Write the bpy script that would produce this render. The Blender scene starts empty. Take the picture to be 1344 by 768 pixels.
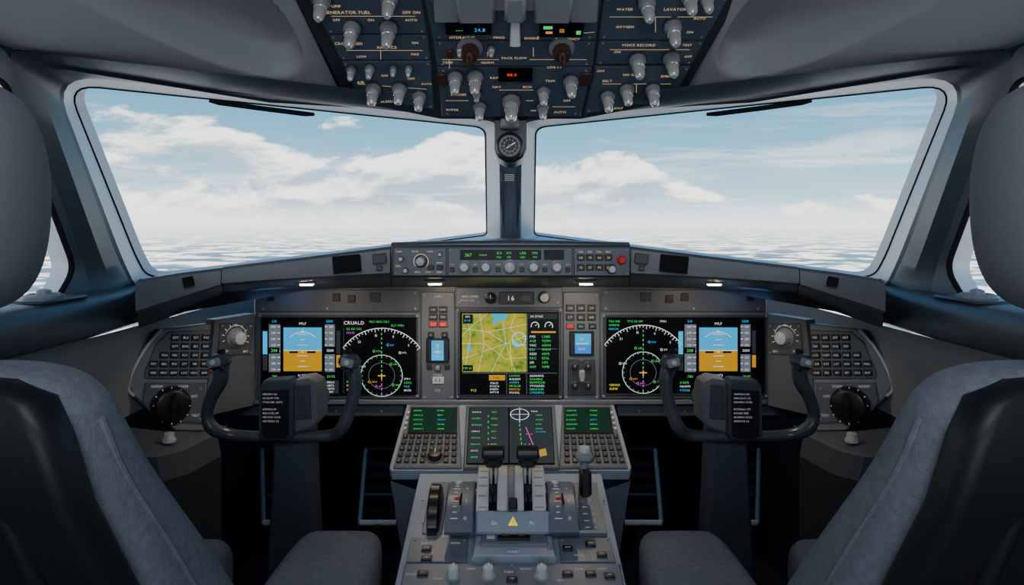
import bpy, math, random, bmesh
from mathutils import Vector, Matrix
random.seed(7)
F=900.0; CU=670.0; CV=300.0; EYE=1.0
MX=1
scene=bpy.context.scene
# ---------------------------------------------------------------- materials
MATS={}
def mat(name,col,rough=.5,metal=0.,emis=0.,bump=0.,bscale=200.,var=.08,coat=0.,spec=.5,vscale=6.):
    if name in MATS: return MATS[name]
    m=bpy.data.materials.new(name); m.use_nodes=True
    nt=m.node_tree; N=nt.nodes; L=nt.links
    p=N['Principled BSDF']
    p.inputs['Roughness'].default_value=rough
    p.inputs['Metallic'].default_value=metal
    p.inputs['Specular IOR Level'].default_value=spec
    p.inputs['Coat Weight'].default_value=coat
    c=(col[0],col[1],col[2],1)
    if emis>0:
        p.inputs['Base Color'].default_value=(col[0]*.15,col[1]*.15,col[2]*.15,1)
        p.inputs['Specular IOR Level'].default_value=.1
        p.inputs['Emission Color'].default_value=c
        p.inputs['Emission Strength'].default_value=emis
    else:
        tc=N.new('ShaderNodeTexCoord'); nz=N.new('ShaderNodeTexNoise')
        nz.inputs['Scale'].default_value=vscale; nz.inputs['Detail'].default_value=5
        L.new(tc.outputs['Object'],nz.inputs['Vector'])
        mx=N.new('ShaderNodeMix'); mx.data_type='RGBA'
        mx.inputs[6].default_value=tuple(max(0,x*(1-var)) for x in col)+(1,)
        mx.inputs[7].default_value=tuple(x*(1+var) for x in col)+(1,)
        L.new(nz.outputs['Fac'],mx.inputs[0]); L.new(mx.outputs[2],p.inputs['Base Color'])
        mr=N.new('ShaderNodeMapRange'); mr.inputs[3].default_value=max(0,rough-.06); mr.inputs[4].default_value=min(1,rough+.06)
        L.new(nz.outputs['Fac'],mr.inputs[0]); L.new(mr.outputs[0],p.inputs['Roughness'])
        if bump>0:
            n2=N.new('ShaderNodeTexNoise'); n2.inputs['Scale'].default_value=bscale; n2.inputs['Detail'].default_value=2
            L.new(tc.outputs['Object'],n2.inputs['Vector'])
            b=N.new('ShaderNodeBump'); b.inputs['Strength'].default_value=bump; b.inputs['Distance'].default_value=.001
            L.new(n2.outputs['Fac'],b.inputs['Height']); L.new(b.outputs['Normal'],p.inputs['Normal'])
    MATS[name]=m; return m
panel=mat('panel_grey_paint',(.062,.072,.090),.40,bump=.12,bscale=900)
panel2=mat('subpanel_grey_paint',(.092,.105,.128),.38,bump=.1,bscale=900)
consm=mat('console_grey_paint',(.16,.172,.195),.4,bump=.1,bscale=900)
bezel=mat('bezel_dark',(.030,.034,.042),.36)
black=mat('black_plastic',(.012,.012,.014),.36,spec=.4)
matte=mat('matte_black',(.008,.008,.009),.85,spec=.2)
glare=mat('glareshield_vinyl',(.078,.087,.104),.33,bump=.25,bscale=1200)
frame_m=mat('frame_blue_grey',(.048,.058,.076),.36,bump=.12,bscale=700)
rim_m=mat('window_reveal_light',(.74,.77,.80),.4)
liner=mat('ceiling_lining_grey',(.285,.295,.32),.62,bump=.1,bscale=900,vscale=3)
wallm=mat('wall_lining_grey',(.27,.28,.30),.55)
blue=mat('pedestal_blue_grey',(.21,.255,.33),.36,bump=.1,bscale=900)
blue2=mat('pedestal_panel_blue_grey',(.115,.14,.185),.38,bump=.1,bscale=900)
blue_d=mat('column_dark_blue',(.052,.064,.088),.38)
ohm=mat('overhead_blue_panel',(.062,.085,.125),.38,bump=.1,bscale=900)
ltgrey=mat('light_grey_plastic',(.46,.475,.49),.33)
midgrey=mat('mid_grey_plastic',(.2,.215,.24),.4)
hubgrey=mat('yoke_hub_grey',(.10,.11,.13),.4)
cap=mat('translucent_cap_grey',(.56,.55,.53),.18,metal=.35,coat=.6)
metal=mat('brushed_metal',(.55,.55,.56),.3,metal=1.)
fabric=mat('seat_fabric_grey',(.125,.142,.175),.9,bump=1.0,bscale=1100,var=.42,vscale=150)
hfab=mat('headrest_fabric_grey',(.115,.125,.147),.85,bump=.35,bscale=1800,var=.06,vscale=40)
shell=mat('seat_shell_black',(.009,.010,.012),.45,spec=.25)
key=mat('key_black',(.016,.017,.019),.4)
yokem=mat('yoke_dark_grey',(.05,.058,.072),.3)
redm=mat('red_plastic',(.5,.02,.02),.4)
brownm=mat('dark_brown_knob',(.06,.025,.02),.35)
screenb=mat('screen_black',(.003,.004,.006),.25,spec=.12)
floorm=mat('floor_carpet',(.02,.021,.024),.95,bump=.5,bscale=300)
E={}
def em(n,c,s=.9):
    E[n]=mat('lit_'+n,c,.5,emis=s*1.1); return E[n]
em('white',(.82,.87,.9),.85); em('grey',(.18,.21,.26),.6); em('cyan',(.02,.40,.78),1.1); em('sky',(.02,.31,.60),1.25)
em('brown',(.46,.23,.006),1.1); em('green',(.05,.75,.12),.95); em('dgreen',(.05,.25,.08),.7); em('magenta',(.8,.08,.7),.9)
em('yellow',(.95,.7,.03),.9); em('amber',(.9,.36,.03),.85); em('red',(1.,.04,.02),1.3); em('blue',(.03,.2,.7),1.)
em('darkgrey',(.03,.034,.042),.7); em('cdu',(.005,.028,.018),.8); em('panelgrey',(.024,.033,.040),.9)
em('tan',(.95,.64,.34),.62); em('label',(.78,.80,.82),.36); em('lamp',(1.,.76,.48),34.)
em('teal',(.02,.40,.56),1.1); em('road',(.80,.82,.5),.85)
def mapmat():
    m=bpy.data.materials.new('moving_map_screen'); m.use_nodes=True; nt=m.node_tree; N=nt.nodes; L=nt.links
    p=N['Principled BSDF']; tc=N.new('ShaderNodeTexCoord')
    nz=N.new('ShaderNodeTexNoise'); nz.inputs['Scale'].default_value=26; nz.inputs['Detail'].default_value=8
    vo=N.new('ShaderNodeTexVoronoi'); vo.inputs['Scale'].default_value=90
    L.new(tc.outputs['Object'],nz.inputs['Vector']); L.new(tc.outputs['Object'],vo.inputs['Vector'])
    a=N.new('ShaderNodeMath'); a.operation='MULTIPLY_ADD'; a.inputs[1].default_value=.35
    L.new(vo.outputs['Distance'],a.inputs[0]); L.new(nz.outputs['Fac'],a.inputs[2])
    r=N.new('ShaderNodeValToRGB'); cr=r.color_ramp
    cr.elements[0].position=.40; cr.elements[0].color=(.05,.15,.012,1)
    cr.elements[1].position=.85; cr.elements[1].color=(.40,.33,.02,1)
    e=cr.elements.new(.52); e.color=(.14,.23,.015,1)
    e=cr.elements.new(.66); e.color=(.25,.29,.02,1)
    L.new(a.outputs[0],r.inputs[0]); L.new(r.outputs[0],p.inputs['Emission Color'])
    p.inputs['Emission Strength'].default_value=1.35; p.inputs['Base Color'].default_value=(.01,.01,.01,1); p.inputs['Specular IOR Level'].default_value=.1
    return m
mapm=mapmat()
# ---------------------------------------------------------------- glyphs
GL={}
def glyph(c):
    if c in GL: return GL[c]
    cu=bpy.data.curves.new('g','FONT'); cu.body=c; cu.resolution_u=2; cu.size=1
    ob=bpy.data.objects.new('g',cu); scene.collection.objects.link(ob)
    r=([],[],.3)
    try:
        me=bpy.data.meshes.new_from_object(ob)
        vs=[tuple(v.co) for v in me.vertices]; fs=[tuple(p.vertices) for p in me.polygons]
        w=max([v[0] for v in vs])+.07 if vs else .3
        r=(vs,fs,w); bpy.data.meshes.remove(me)
    except Exception as ex: print('glyph',c,ex)
    bpy.data.objects.remove(ob); bpy.data.curves.remove(cu)
    GL[c]=r; return r
# ---------------------------------------------------------------- builder
def cbox(sx,sy,sz,b):
    vs=[];idx={};fs=[]
    h=(sx/2,sy/2,sz/2); b=min(b,.45*min(sx,sy,sz))
    for i in(-1,1):
        for j in(-1,1):
            for k in(-1,1):
                s=(i,j,k)
                for a in range(3):
                    p=[s[q]*(h[q] if q==a else h[q]-b) for q in range(3)]
                    idx[(s,a)]=len(vs); vs.append(p)
    def S(a,va,b_,vb,c,vc):
        t=[0,0,0]; t[a]=va;t[b_]=vb;t[c]=vc; return tuple(t)
    for a in range(3):
        b1,c1=(a+1)%3,(a+2)%3
        for s in(-1,1):
            fs.append([idx[(S(a,s,b1,x,c1,y),a)] for x,y in((-1,-1),(1,-1),(1,1),(-1,1))])
        for sb in(-1,1):
            for sc in(-1,1):
                p=S(a,-1,b1,sb,c1,sc); q=S(a,1,b1,sb,c1,sc)
                fs.append([idx[(p,b1)],idx[(q,b1)],idx[(q,c1)],idx[(p,c1)]])
    for i in(-1,1):
        for j in(-1,1):
            for k in(-1,1): fs.append([idx[((i,j,k),a)] for a in range(3)])
    return vs,fs
class Bd:
    def __init__(s,name): s.n=name; s.v=[]; s.f=[]; s.m=[]; s.ms=[]
    def mi(s,m):
        if m not in s.ms: s.ms.append(m)
        return s.ms.index(m)
    def add(s,vs,fs,m,M=None):
        o=len(s.v); k=s.mi(m)
        if M is None: s.v+= [tuple(v) for v in vs]
        else: s.v+= [tuple(M@Vector(v)) for v in vs]
        for f in fs: s.f.append([o+i for i in f]); s.m.append(k)
    def box(s,M,c,sz,m,b=.002):
        vs,fs=cbox(sz[0],sz[1],sz[2],b)
        s.add([(v[0]+c[0],v[1]+c[1],v[2]+c[2]) for v in vs],fs,m,M)
    def lathe(s,M,c,prof,m,n=18,knurl=0,cap=True):
        vs=[];fs=[]
        for r,h in prof:
            for i in range(n):
                a=2*math.pi*i/n; rr=r*(1-(knurl if i%2 else 0))
                vs.append((c[0]+rr*math.cos(a),c[1]+rr*math.sin(a),c[2]+h))
        for j in range(len(prof)-1):
            for i in range(n):
                k=(i+1)%n; fs.append([j*n+i,j*n+k,(j+1)*n+k,(j+1)*n+i])
        if cap: fs.append([(len(prof)-1)*n+i for i in range(n)]); fs.append([i for i in range(n)][::-1])
        s.add(vs,fs,m,M)
    def prism(s,M,pts,h0,h1,m,bev=0):
        n=len(pts); vs=[(p[0],p[1],h0) for p in pts]
        if bev>0:
            cx=sum(p[0] for p in pts)/n; cy=sum(p[1] for p in pts)/n
            vs+=[(p[0],p[1],h1-bev) for p in pts]
            ins=[]
            for p in pts:
                d=Vector((cx-p[0],cy-p[1])); l=d.length; d=d/l*min(bev,l*.4) if l>0 else d
                ins.append((p[0]+d[0],p[1]+d[1],h1))
            vs+=ins; R=3
        else: vs+=[(p[0],p[1],h1) for p in pts]; R=2
        fs=[]
        for j in range(R-1):
            for i in range(n):
                k=(i+1)%n; fs.append([j*n+i,j*n+k,(j+1)*n+k,(j+1)*n+i])
        fs.append([(R-1)*n+i for i in range(n)]); fs.append(list(range(n))[::-1])
        s.add(vs,fs,m,M)
    def loft(s,rows,m,closed=False,capends=False):
        n=len(rows[0]); vs=[v for r in rows for v in r]; fs=[]
        for j in range(len(rows)-1):
            for i in range(n if closed else n-1):
                k=(i+1)%n; fs.append([j*n+i,j*n+k,(j+1)*n+k,(j+1)*n+i])
        if capends: fs.append(list(range(n))[::-1]); fs.append([(len(rows)-1)*n+i for i in range(n)])
        s.add(vs,fs,m)
    def tube(s,pts,rad,m,n=10,sub=6,flat=1.0,ref=None):
        P=[Vector(p) for p in pts]
        R=rad if isinstance(rad,(list,tuple)) else [rad]*len(P)
        if sub>1 and len(P)>2:
            Q=[];RR=[]
            for i in range(len(P)-1):
                a=P[max(i-1,0)];b=P[i];c=P[i+1];d=P[min(i+2,len(P)-1)]
                for k in range(sub):
                    t=k/sub
                    Q.append(.5*((2*b)+(c-a)*t+(2*a-5*b+4*c-d)*t*t+(3*b-a-3*c+d)*t**3)); RR.append(R[i]*(1-t)+R[i+1]*t)
            Q.append(P[-1]);RR.append(R[-1]); P,R=Q,RR
        rows=[]; up=Vector(ref) if ref else Vector((0,1,0))
        for i,p in enumerate(P):
            t=(P[min(i+1,len(P)-1)]-P[max(i-1,0)]).normalized()
            u=up-t*up.dot(t)
            if u.length<1e-4: u=Vector((1,0,0))-t*t.x
            u.normalize(); w=t.cross(u)
            if not ref: up=u
            rows.append([p+(u*math.cos(2*math.pi*k/n)*flat+w*math.sin(2*math.pi*k/n))*R[i] for k in range(n)])
        s.loft(rows,m,closed=True,capends=True)
    def text(s,M,a,b,h,size,st,m,align='c'):
        w=0; L=[]
        for c in st:
            if c==' ': w+=.35; continue
            g=glyph(c); L.append((w,g)); w+=g[2]
        x0=a-(w*size/2 if align=='c' else (w*size if align=='r' else 0))
        for x,g in L:
            s.add([(x0+(x+v[0])*size,b+(v[1]-.35)*size,h) for v in g[0]],g[1],m,M)
    def build(s,parent=None,recalc=True,ang=38):
        me=bpy.data.meshes.new(s.n); me.from_pydata(s.v,[],s.f)
        for m in s.ms: me.materials.append(m)
        me.polygons.foreach_set('material_index',s.m); me.update()
        if recalc:
            bm=bmesh.new(); bm.from_mesh(me); bmesh.ops.recalc_face_normals(bm,faces=bm.faces); bm.to_mesh(me); bm.free()
        me.shade_smooth()
        try: me.set_sharp_from_angle(angle=math.radians(ang))
        except Exception as ex: print(ex)
        ob=bpy.data.objects.new(s.n,me); scene.collection.objects.link(ob)
        if parent: ob.parent=parent
        return ob
def empty(name):
    e=bpy.data.objects.new(name,None); e.empty_display_size=.05; scene.collection.objects.link(e); return e
# station drawing coordinates -> metres at station y
def P(u,v,y): return Vector((MX*(u-CU)*y/F,y,EYE+(CV-v)*y/F))
def V3(x,y,z): return Vector((MX*x,y,z))
ID=Matrix.Identity(4)
class Pn:
    def __init__(s,b,O,U,V):
        s.b=b; s.O=Vector(O); s.U=Vector(U).normalized(); V=Vector(V); s.V=(V-s.U*V.dot(s.U)).normalized(); s.N=s.U.cross(s.V)
        s.M=Matrix(((s.U.x,s.V.x,s.N.x,s.O.x),(s.U.y,s.V.y,s.N.y,s.O.y),(s.U.z,s.V.z,s.N.z,s.O.z),(0,0,0,1)))
        s.E=Vector((0,0,EYE))
    def w(s,b): return Pn(b,s.O,s.U,s.V)
    def hit(s,u,v):
        u=CU+MX*(u-CU); d=Vector(((u-CU)/F,1,(CV-v)/F)); t=(s.O-s.E).dot(s.N)/d.dot(s.N)
        return s.E+d*t
    def loc(s,u,v):
        p=s.hit(u,v)-s.O; return p.dot(s.U),p.dot(s.V)
    def sc(s,u,v): return s.hit(u,v).y/F
    def rect(s,u0,v0,u1,v1):
        um=(u0+u1)/2; vm=(v0+v1)/2
        a0=s.loc(u0,vm)[0];a1=s.loc(u1,vm)[0];b0=s.loc(um,v1)[1];b1=s.loc(um,v0)[1]
        return (a0+a1)/2,(b0+b1)/2,abs(a1-a0),abs(b1-b0)
    def box(s,u0,v0,u1,v1,h0,h1,m,bev=.0015):
        a,b,sa,sb=s.rect(u0,v0,u1,v1); s.b.box(s.M,(a,b,(h0+h1)/2),(sa,sb,h1-h0),m,bev)
    def flat(s,u0,v0,u1,v1,h,m):
        a,b,sa,sb=s.rect(u0,v0,u1,v1); x=sa/2;y=sb/2
        s.b.add([(a-x,b-y,h),(a+x,b-y,h),(a+x,b+y,h),(a-x,b+y,h)],[[0,1,2,3]],m,s.M)
    def poly(s,pts,h,m):
        q=[s.loc(*p) for p in pts]; s.b.add([(x[0],x[1],h) for x in q],[list(range(len(q)))],m,s.M)
    def prism(s,pts,h0,h1,m,bev=0): s.b.prism(s.M,[s.loc(*p) for p in pts],h0,h1,m,bev)
    def line(s,u0,v0,u1,v1,w,h,m):
        a=Vector(s.loc(u0,v0));b=Vector(s.loc(u1,v1)); d=b-a
        if d.length<1e-6: return
        n=Vector((-d.y,d.x)).normalized()*w*s.sc(u0,v0)/2
        s.b.add([(*(a+n),h),(*(b+n),h),(*(b-n),h),(*(a-n),h)],[[0,1,2,3]],m,s.M)
    def arc(s,u,v,r,a0,a1,w,h,m,n=28):
        c=s.loc(u,v); k=s.sc(u,v); vs=[];fs=[]
        for i in range(n+1):
            a=math.radians(a0+(a1-a0)*i/n)
            for rr in(r-w/2,r+w/2): vs.append((c[0]+math.cos(a)*rr*k,c[1]+math.sin(a)*rr*k,h))
        for i in range(n): fs.append([2*i,2*i+1,2*i+3,2*i+2])
        s.b.add(vs,fs,m,s.M)
    def disc(s,u,v,r,h,m,n=20):
        c=s.loc(u,v);k=s.sc(u,v)*r
        s.b.add([(c[0]+k*math.cos(2*math.pi*i/n),c[1]+k*math.sin(2*math.pi*i/n),h) for i in range(n)],[list(range(n))],m,s.M)
    def lathe(s,u,v,prof,m,n=18,knurl=0,h=0):
        c=s.loc(u,v); s.b.lathe(s.M,(c[0],c[1],h),prof,m,n,knurl)
    def knob(s,u,v,r,H,m,base=None,h=0,mark=True):
        k=s.sc(u,v)*r
        s.lathe(u,v,[(k*1.35,0),(k*1.35,.0012),(k*1.2,.002)],base or bezel,20,h=h)
        s.lathe(u,v,[(k,0),(k,H*.75),(k*.9,H*.95),(k*.75,H)],m,24,.07,h=h)
        if mark:
            c=s.loc(u,v); s.b.box(s.M,(c[0],c[1]+k*.45,h+H),(k*.14,k*.8,.0008),E['label'],.0001)
    def text(s,u,v,size,st,h,m,align='c'):
        c=s.loc(u,v); s.b.text(s.M,c[0],c[1],h,size*s.sc(u,v),st,m,align)
    def btn(s,u,v,w,hh,m=None,lab=None,h=0,H=.004,lm=None):
        s.box(u-w/2-.8,v-hh/2-.8,u+w/2+.8,v+hh/2+.8,h,h+.0015,bezel,.0004)
        s.box(u-w/2,v-hh/2,u+w/2,v+hh/2,h,h+H,m or key,.0008)
        if lab: s.text(u,v,min(hh*.55,w/len(lab)*1.5),lab,h+H+.0002,lm or E['label'])
    def screw(s,u,v,h=0):
        k=s.sc(u,v)*1.7
        s.lathe(u,v,[(k,0),(k,.001),(k*.7,.0016)],midgrey,10,h=h)
def rs(n): return ''.join(random.choice('ABCDEFGHIKLMNOPRSTUVX0123456789') for _ in range(n))
def lerp(a,b,t): return a+(b-a)*t
def roundpoly(C,rad,n=6,m=8):
    out=[]; k=len(C)
    for i in range(k):
        p=C[i];a=C[i-1];b=C[(i+1)%k]; r=rad[i]
        s=p+(a-p).normalized()*r; e=p+(b-p).normalized()*r
        for j in range(n+1):
            t=j/n; out.append(s*(1-t)**2+p*2*t*(1-t)+e*t*t)
        nb=C[(i+1)%k]; s2=nb+(p-nb).normalized()*rad[(i+1)%k]
        for j in range(1,m): out.append(lerp(e,s2,j/m))
    return out
# ================================================================ SHELL
root_frame=empty('windshield_frame')
gm=bpy.data.materials.new('window_glass'); gm.use_nodes=True; nt=gm.node_tree
nt.nodes.clear(); o=nt.nodes.new('ShaderNodeOutputMaterial'); mx=nt.nodes.new('ShaderNodeMixShader'); t=nt.nodes.new('ShaderNodeBsdfTransparent'); gl=nt.nodes.new('ShaderNodeBsdfGlossy')
t.inputs[0].default_value=(.98,.99,.99,1); gl.inputs['Roughness'].default_value=.02; mx.inputs[0].default_value=.02
nt.links.new(t.outputs[0],mx.inputs[1]); nt.links.new(gl.outputs[0],mx.inputs[2]); nt.links.new(mx.outputs[0],o.inputs[0])
for side in (1,-1):
    MX=side
    G=[P(637,167,1.54),P(86,110,1.20),P(178,338,1.40),P(194,366,1.44),P(639,309,1.95)]
    Nr=[P(655,160,1.46),P(68,97,1.12),P(163,346,1.33),P(183,385,1.38),P(656,318,1.86)]
    S0=V3(-.735,1.0,1.262); S1=P(112,352,1.24)
    S2=P(76,398,1.16)
    R=[P(657,138,1.42),S0,S1,S2+V3(.03,.06,-.05),P(657,335,1.88)]
    g=roundpoly(G,[.03,.05,.03,.03,.02]); nn=roundpoly(Nr,[.03,.07,.05,.04,.02]); r=roundpoly(R,[.01,.02,.03,.02,.01])
    b=Bd('window_surround_'+('left' if side==1 else 'right'))
    b.loft([g+[g[0]],nn+[nn[0]]],rim_m)
    nb=[p+(q-p).normalized()*.006+Vector((0,-.006,0)) for p,q in zip(nn,r)]
    b.loft([nn+[nn[0]],nb+[nb[0]]],frame_m)
    mid=[lerp(p,q,.5)+Vector((.010*side,-.012,-.0)) for p,q in zip(nb,r)]
    b.loft([nb+[nb[0]],mid+[mid[0]],r+[r[0]]],frame_m)
    out=[p+Vector((0,.03,.01)) for p in g]
    b.loft([g+[g[0]],out+[out[0]]],rim_m)
    b.tube(g+[g[0]],.0026,matte,6,1)
    for t in (.12,.28,.44,.6,.76,.9):
        c=lerp(lerp(S0,S1,t),lerp(Nr[1],Nr[2],t),.62)+Vector((0,-.012,0))
        b.lathe(Matrix.Translation(c)@Matrix.Rotation(math.radians(90),4,'X'),(0,0,0),[(.0045,0),(.0045,.003),(.003,.004)],black,10)
    b.loft([[V3(-.748,.9,1.24),V3(-.80,.9,1.40)],[V3(-.748,1.02,1.24),V3(-.80,1.04,1.40)],[V3(-.70,1.08,1.25),V3(-.76,1.2,1.40)],[V3(-.45,1.28,1.235),V3(-.45,1.45,1.40)],[V3(0,1.47,1.24),V3(0,1.6,1.40)]],frame_m)
    b.build(root_frame,ang=30)
    b=Bd('window_%d'%(1 if side==1 else 2)); off=[p+Vector((0,.015,.004)) for p in g]
    b.add(off,[list(range(len(off)))],gm); b.build(recalc=False)
    T0=lerp(S0,S1,.13)+V3(-.003,-.02,0); s1=S1+V3(-.003,-.02,.0)
    SW=[T0,s1,S2+V3(0,0,.002),V3(-.80,.3,.885),V3(-.74,.3,1.2)]
    sw=roundpoly(SW,[.02,.03,.03,.02,.02])
    O=[S0,S1,S2+V3(.03,.06,-.05),V3(-.78,.2,.84),V3(-.74,.2,1.27)]
    oo=roundpoly(O,[.02,.03,.02,.02,.02])
    b=Bd('side_window_surround_'+('left' if side==1 else 'right'))
    b.loft([oo+[oo[0]],sw+[sw[0]]],frame_m)
    so=[p+V3(-.04,.0,0) for p in sw]; b.loft([sw+[sw[0]],so+[so[0]]],rim_m); b.tube([p+V3(-.004,0,0) for p in sw+[sw[0]]],.005,matte,6,1)
    b.build(root_frame)
    b=Bd('window_%d'%(3 if side==1 else 4)); b.add([p+V3(-.03,0,0) for p in sw],[list(range(len(sw)))],gm); b.build(recalc=False)
    W=Bd('wall_'+('left' if side==1 else 'right'))
    def prof(y,dx=0):
        return [V3(-.86,y,.87),V3(-.80+dx,y,.885),V3(-.74+dx,y,.888),V3(-.70+dx,y,.884),V3(-.688+dx,y,.874),V3(-.682+dx,y,.85),V3(-.688+dx,y,.825),V3(-.71+dx,y,.815)]
    ys=[-1.2,.0,.4,.8,1.0,1.15,1.3,1.42]
    W.loft([prof(y,0 if y<1.2 else -.01) for y in ys],frame_m)
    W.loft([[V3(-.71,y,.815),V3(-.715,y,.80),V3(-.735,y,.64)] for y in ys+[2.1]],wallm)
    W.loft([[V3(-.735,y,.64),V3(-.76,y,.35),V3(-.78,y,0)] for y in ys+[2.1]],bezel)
    W.loft([[V3(-.74,-1.2,1.27),V3(-.80,-1.2,.87)],[V3(-.74,.2,1.27),V3(-.80,.2,.85)]],liner)
    W.loft([[V3(-.748,-1.2,1.235),V3(-.80,-1.2,1.40)],[V3(-.748,.9,1.235),V3(-.80,.9,1.40)]],frame_m)
    W.build()
    b=Bd('sill_air_vent')
    M=Matrix.Translation(Vector((side*-.735,1.08,.885)))
    b.box(M,(0,0,.003),(.075,.11,.006),frame_m,.003)
    b.lathe(M,(0,0,.004),[(.028,0),(.028,.006),(.022,.009),(.018,.005),(.012,.005),(.010,.014),(.004,.016)],midgrey,24); b.build()
    # ceiling lining with sculpted recess
    C1=P(452,133,1.345); C2=V3(-.735,1.02,1.266); Cm=P(384,-8,1.115); Cb=V3(-.36,.2,1.55); Co=V3(-.75,.2,1.27)
    n=110; rows=[]
    for i in range(n+1):
        t=i/n; row=[]
        inn=lerp(C1,Cm,t/.3) if t<.3 else lerp(Cm,Cb,(t-.3)/.7)
        outp=lerp(C2,Co,t)
        for j in range(n+1):
            s=j/n; p=lerp(inn,outp,s)
            p.z+= .03*math.sin(math.pi*s)*min(1,t*3)
            d=((s-.36)/.30)**2+((t-.25-.20*(s-.36))/.195)**2
            e0=max(0,1-d)
            q=min(1,e0*4.5); q=q*q*(3-2*q); q=.7*q+.3*e0
            p+=Vector((0,.55,.83))*(.085*q)
            row.append(p)
        rows.append(row)
    b=Bd('ceiling_lining'); b.loft(rows,liner)
    b.tube([C1+Vector((0,.004,-.002)),lerp(C1,C2,.5)+Vector((0,.004,-.002)),C2],.004,matte,6,2)
    b.loft([[C1,C2],[C1+Vector((0,.04,.0)),C2+Vector((0,.03,.0))]],matte)
    b.build(ang=60)
    b=Bd('sun_visor_rail'); a=P(276,131,1.22);c=P(412,149,1.30)
    b.tube([a,lerp(a,c,.08)+Vector((0,0,-.003)),lerp(a,c,.9)+Vector((0,0,-.003)),c],[.002,.005,.005,.002],matte,8,2); b.build()
MX=1
b=Bd('ceiling')
b.loft([[Vector((-.80,1.0,1.38)),Vector((-.45,1.45,1.39)),Vector((0,1.6,1.39)),Vector((.45,1.45,1.39)),Vector((.80,1.0,1.38))],
        [Vector((-.80,.9,1.40)),Vector((-.40,1.1,1.54)),Vector((0,1.1,1.56)),Vector((.40,1.1,1.54)),Vector((.80,.9,1.40))],
        [Vector((-.80,.2,1.40)),Vector((-.36,.2,1.68)),Vector((0,.2,1.70)),Vector((.36,.2,1.68)),Vector((.80,.2,1.40))],
        [Vector((-.80,-1.2,1.40)),Vector((-.36,-1.2,1.68)),Vector((0,-1.2,1.70)),Vector((.36,-1.2,1.68)),Vector((.80,-1.2,1.40))]],liner)
b.build()
b=Bd('wall_back'); b.box(ID,(0,-1.23,.85),(1.7,.05,1.72),liner,.005); b.build()
b=Bd('floor'); b.box(ID,(0,.45,-.03),(1.66,3.4,.06),floorm,.005); b.build()
b=Bd('wall_front'); b.box(ID,(0,2.12,.40),(1.6,.04,.88),matte,.005); b.build()
b=Bd('window_center_post')
tl=P(656,120,1.40);bl=P(656,335,1.88);tr=Vector((-tl.x,tl.y,tl.z));br=Vector((-bl.x,bl.y,bl.z))
rows=[]
for i in range(9):
    t=i/8; l=lerp(tl,bl,t); r=lerp(tr,br,t); f=Vector((0,-.008,0))
    rows.append([l+Vector((0,.03,0)),l,l+Vector((.004,0,0))+f,r-Vector((.004,0,0))+f,r,r+Vector((0,.03,0))])
b.loft(rows,blue)
pc=Pn(b,lerp(tl,bl,.5)+Vector((-lerp(tl,bl,.5).x,-.010,0)),(1,0,0),tl-bl-Vector((tl.x-bl.x,0,0)))
pc.box(657,226,677,238,0,.001,midgrey,.0003)
for k in range(4): pc.line(659,229+k*2.4,675,229+k*2.4,1,.0013,E['label'])
b.build(root_frame)
b=Bd('standby_compass'); pc=Pn(b,(0,1.36,1.16),(1,0,0),(0,.1,1))
pc.prism([(649,158),(691,158),(691,196),(686,208),(676,214),(664,214),(654,208),(649,196)],-.05,.012,black,.004)
k=pc.sc(670,194)
pc.lathe(669,194,[(k*18,0),(k*18,.010),(k*16,.014),(k*15,.010)],bezel,32,h=.008)
pc.disc(669,194,15,.0185,screenb,32)
for i in range(36):
    a=math.radians(i*10); r0=11.5 if i%3 else 10.5
    pc.line(669+r0*math.cos(a),194+r0*math.sin(a),669+13.5*math.cos(a),194+13.5*math.sin(a),.6,.0188,E['label'])
for i in range(12):
    a=math.radians(i*30); pc.text(669+7.8*math.cos(a),194-7.8*math.sin(a),3,str(i*3%36),.0188,E['label'])
pc.line(665,197,676,190,1.2,.019,E['white']); pc.disc(669,194,2,.0192,midgrey)
pc.box(657,160,681,172,.012,.03,midgrey,.003); b.build()

# ================================================================ MAIN PANEL
b=Bd('instrument_panel'); mp=Pn(b,(0,1.5,1),(1,0,0),(0,0,1))
mp.box(333,372,1007,532,-.05,0,panel,.004)
mp.box(553,383,597,525,0,.004,panel2,.002); mp.box(739,383,787,525,0,.004,panel2,.002)
mp.box(598,377,738,404,0,.004,panel2,.002)
mp.box(335,380,551,409,0,.003,panel,.002); mp.box(789,380,1005,409,0,.003,panel,.002)
for (x0,x1,y0,y1) in ((339,552,410,523),(788,1008,410,523)):
    mp.box(x0,y0,x1,y1,0,.005,panel2,.003); mp.box(x0+3,y0+3,x1-3,y1-4,.004,.008,bezel,.003)
mp.box(598,404,738,523,0,.006,panel2,.003); mp.box(601,406,736,520,.005,.0085,bezel,.003)
mp.box(333,524,1007,531,0,.006,panel2,.003)
for sgn in (1,-1):
    MX=sgn
    mp.box(270,531,530,549,-.04,-.008,panel,.004); mp.box(420,549,530,556,-.09,-.04,black,.003)
    for u in (300,340,400,440,500): mp.screw(u,541,-.008)
    for (u,v) in ((442,390),(356,390),(462,392)): mp.box(u-5,v-5,u+5,v+5,.003,.006,black,.001)
    mp.box(486,384,500,396,.003,.005,bezel,.001)
    for (u,v) in ((346,384),(545,384),(346,405),(545,405),(430,405)): mp.screw(u,v,.003)
MX=1
mp.knob(644,391,6,.014,black,h=.004); mp.knob(714,390,6,.014,ltgrey,h=.004)
mp.box(655,383,701,399,.004,.007,black,.001); mp.text(667,391,8.5,'1',.0075,E['white']); mp.box(684,387,697,395,.007,.008,bezel,.0005); mp.text(673,391,8.5,'6',.0075,E['white'])
mp.text(617,389,4,'NWS STEER',.0045,E['tan']); mp.text(614,394,3.5,'BRAKE OFF',.0045,E['label'])
for u in (603,628,732): mp.screw(u,397,.004)
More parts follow.
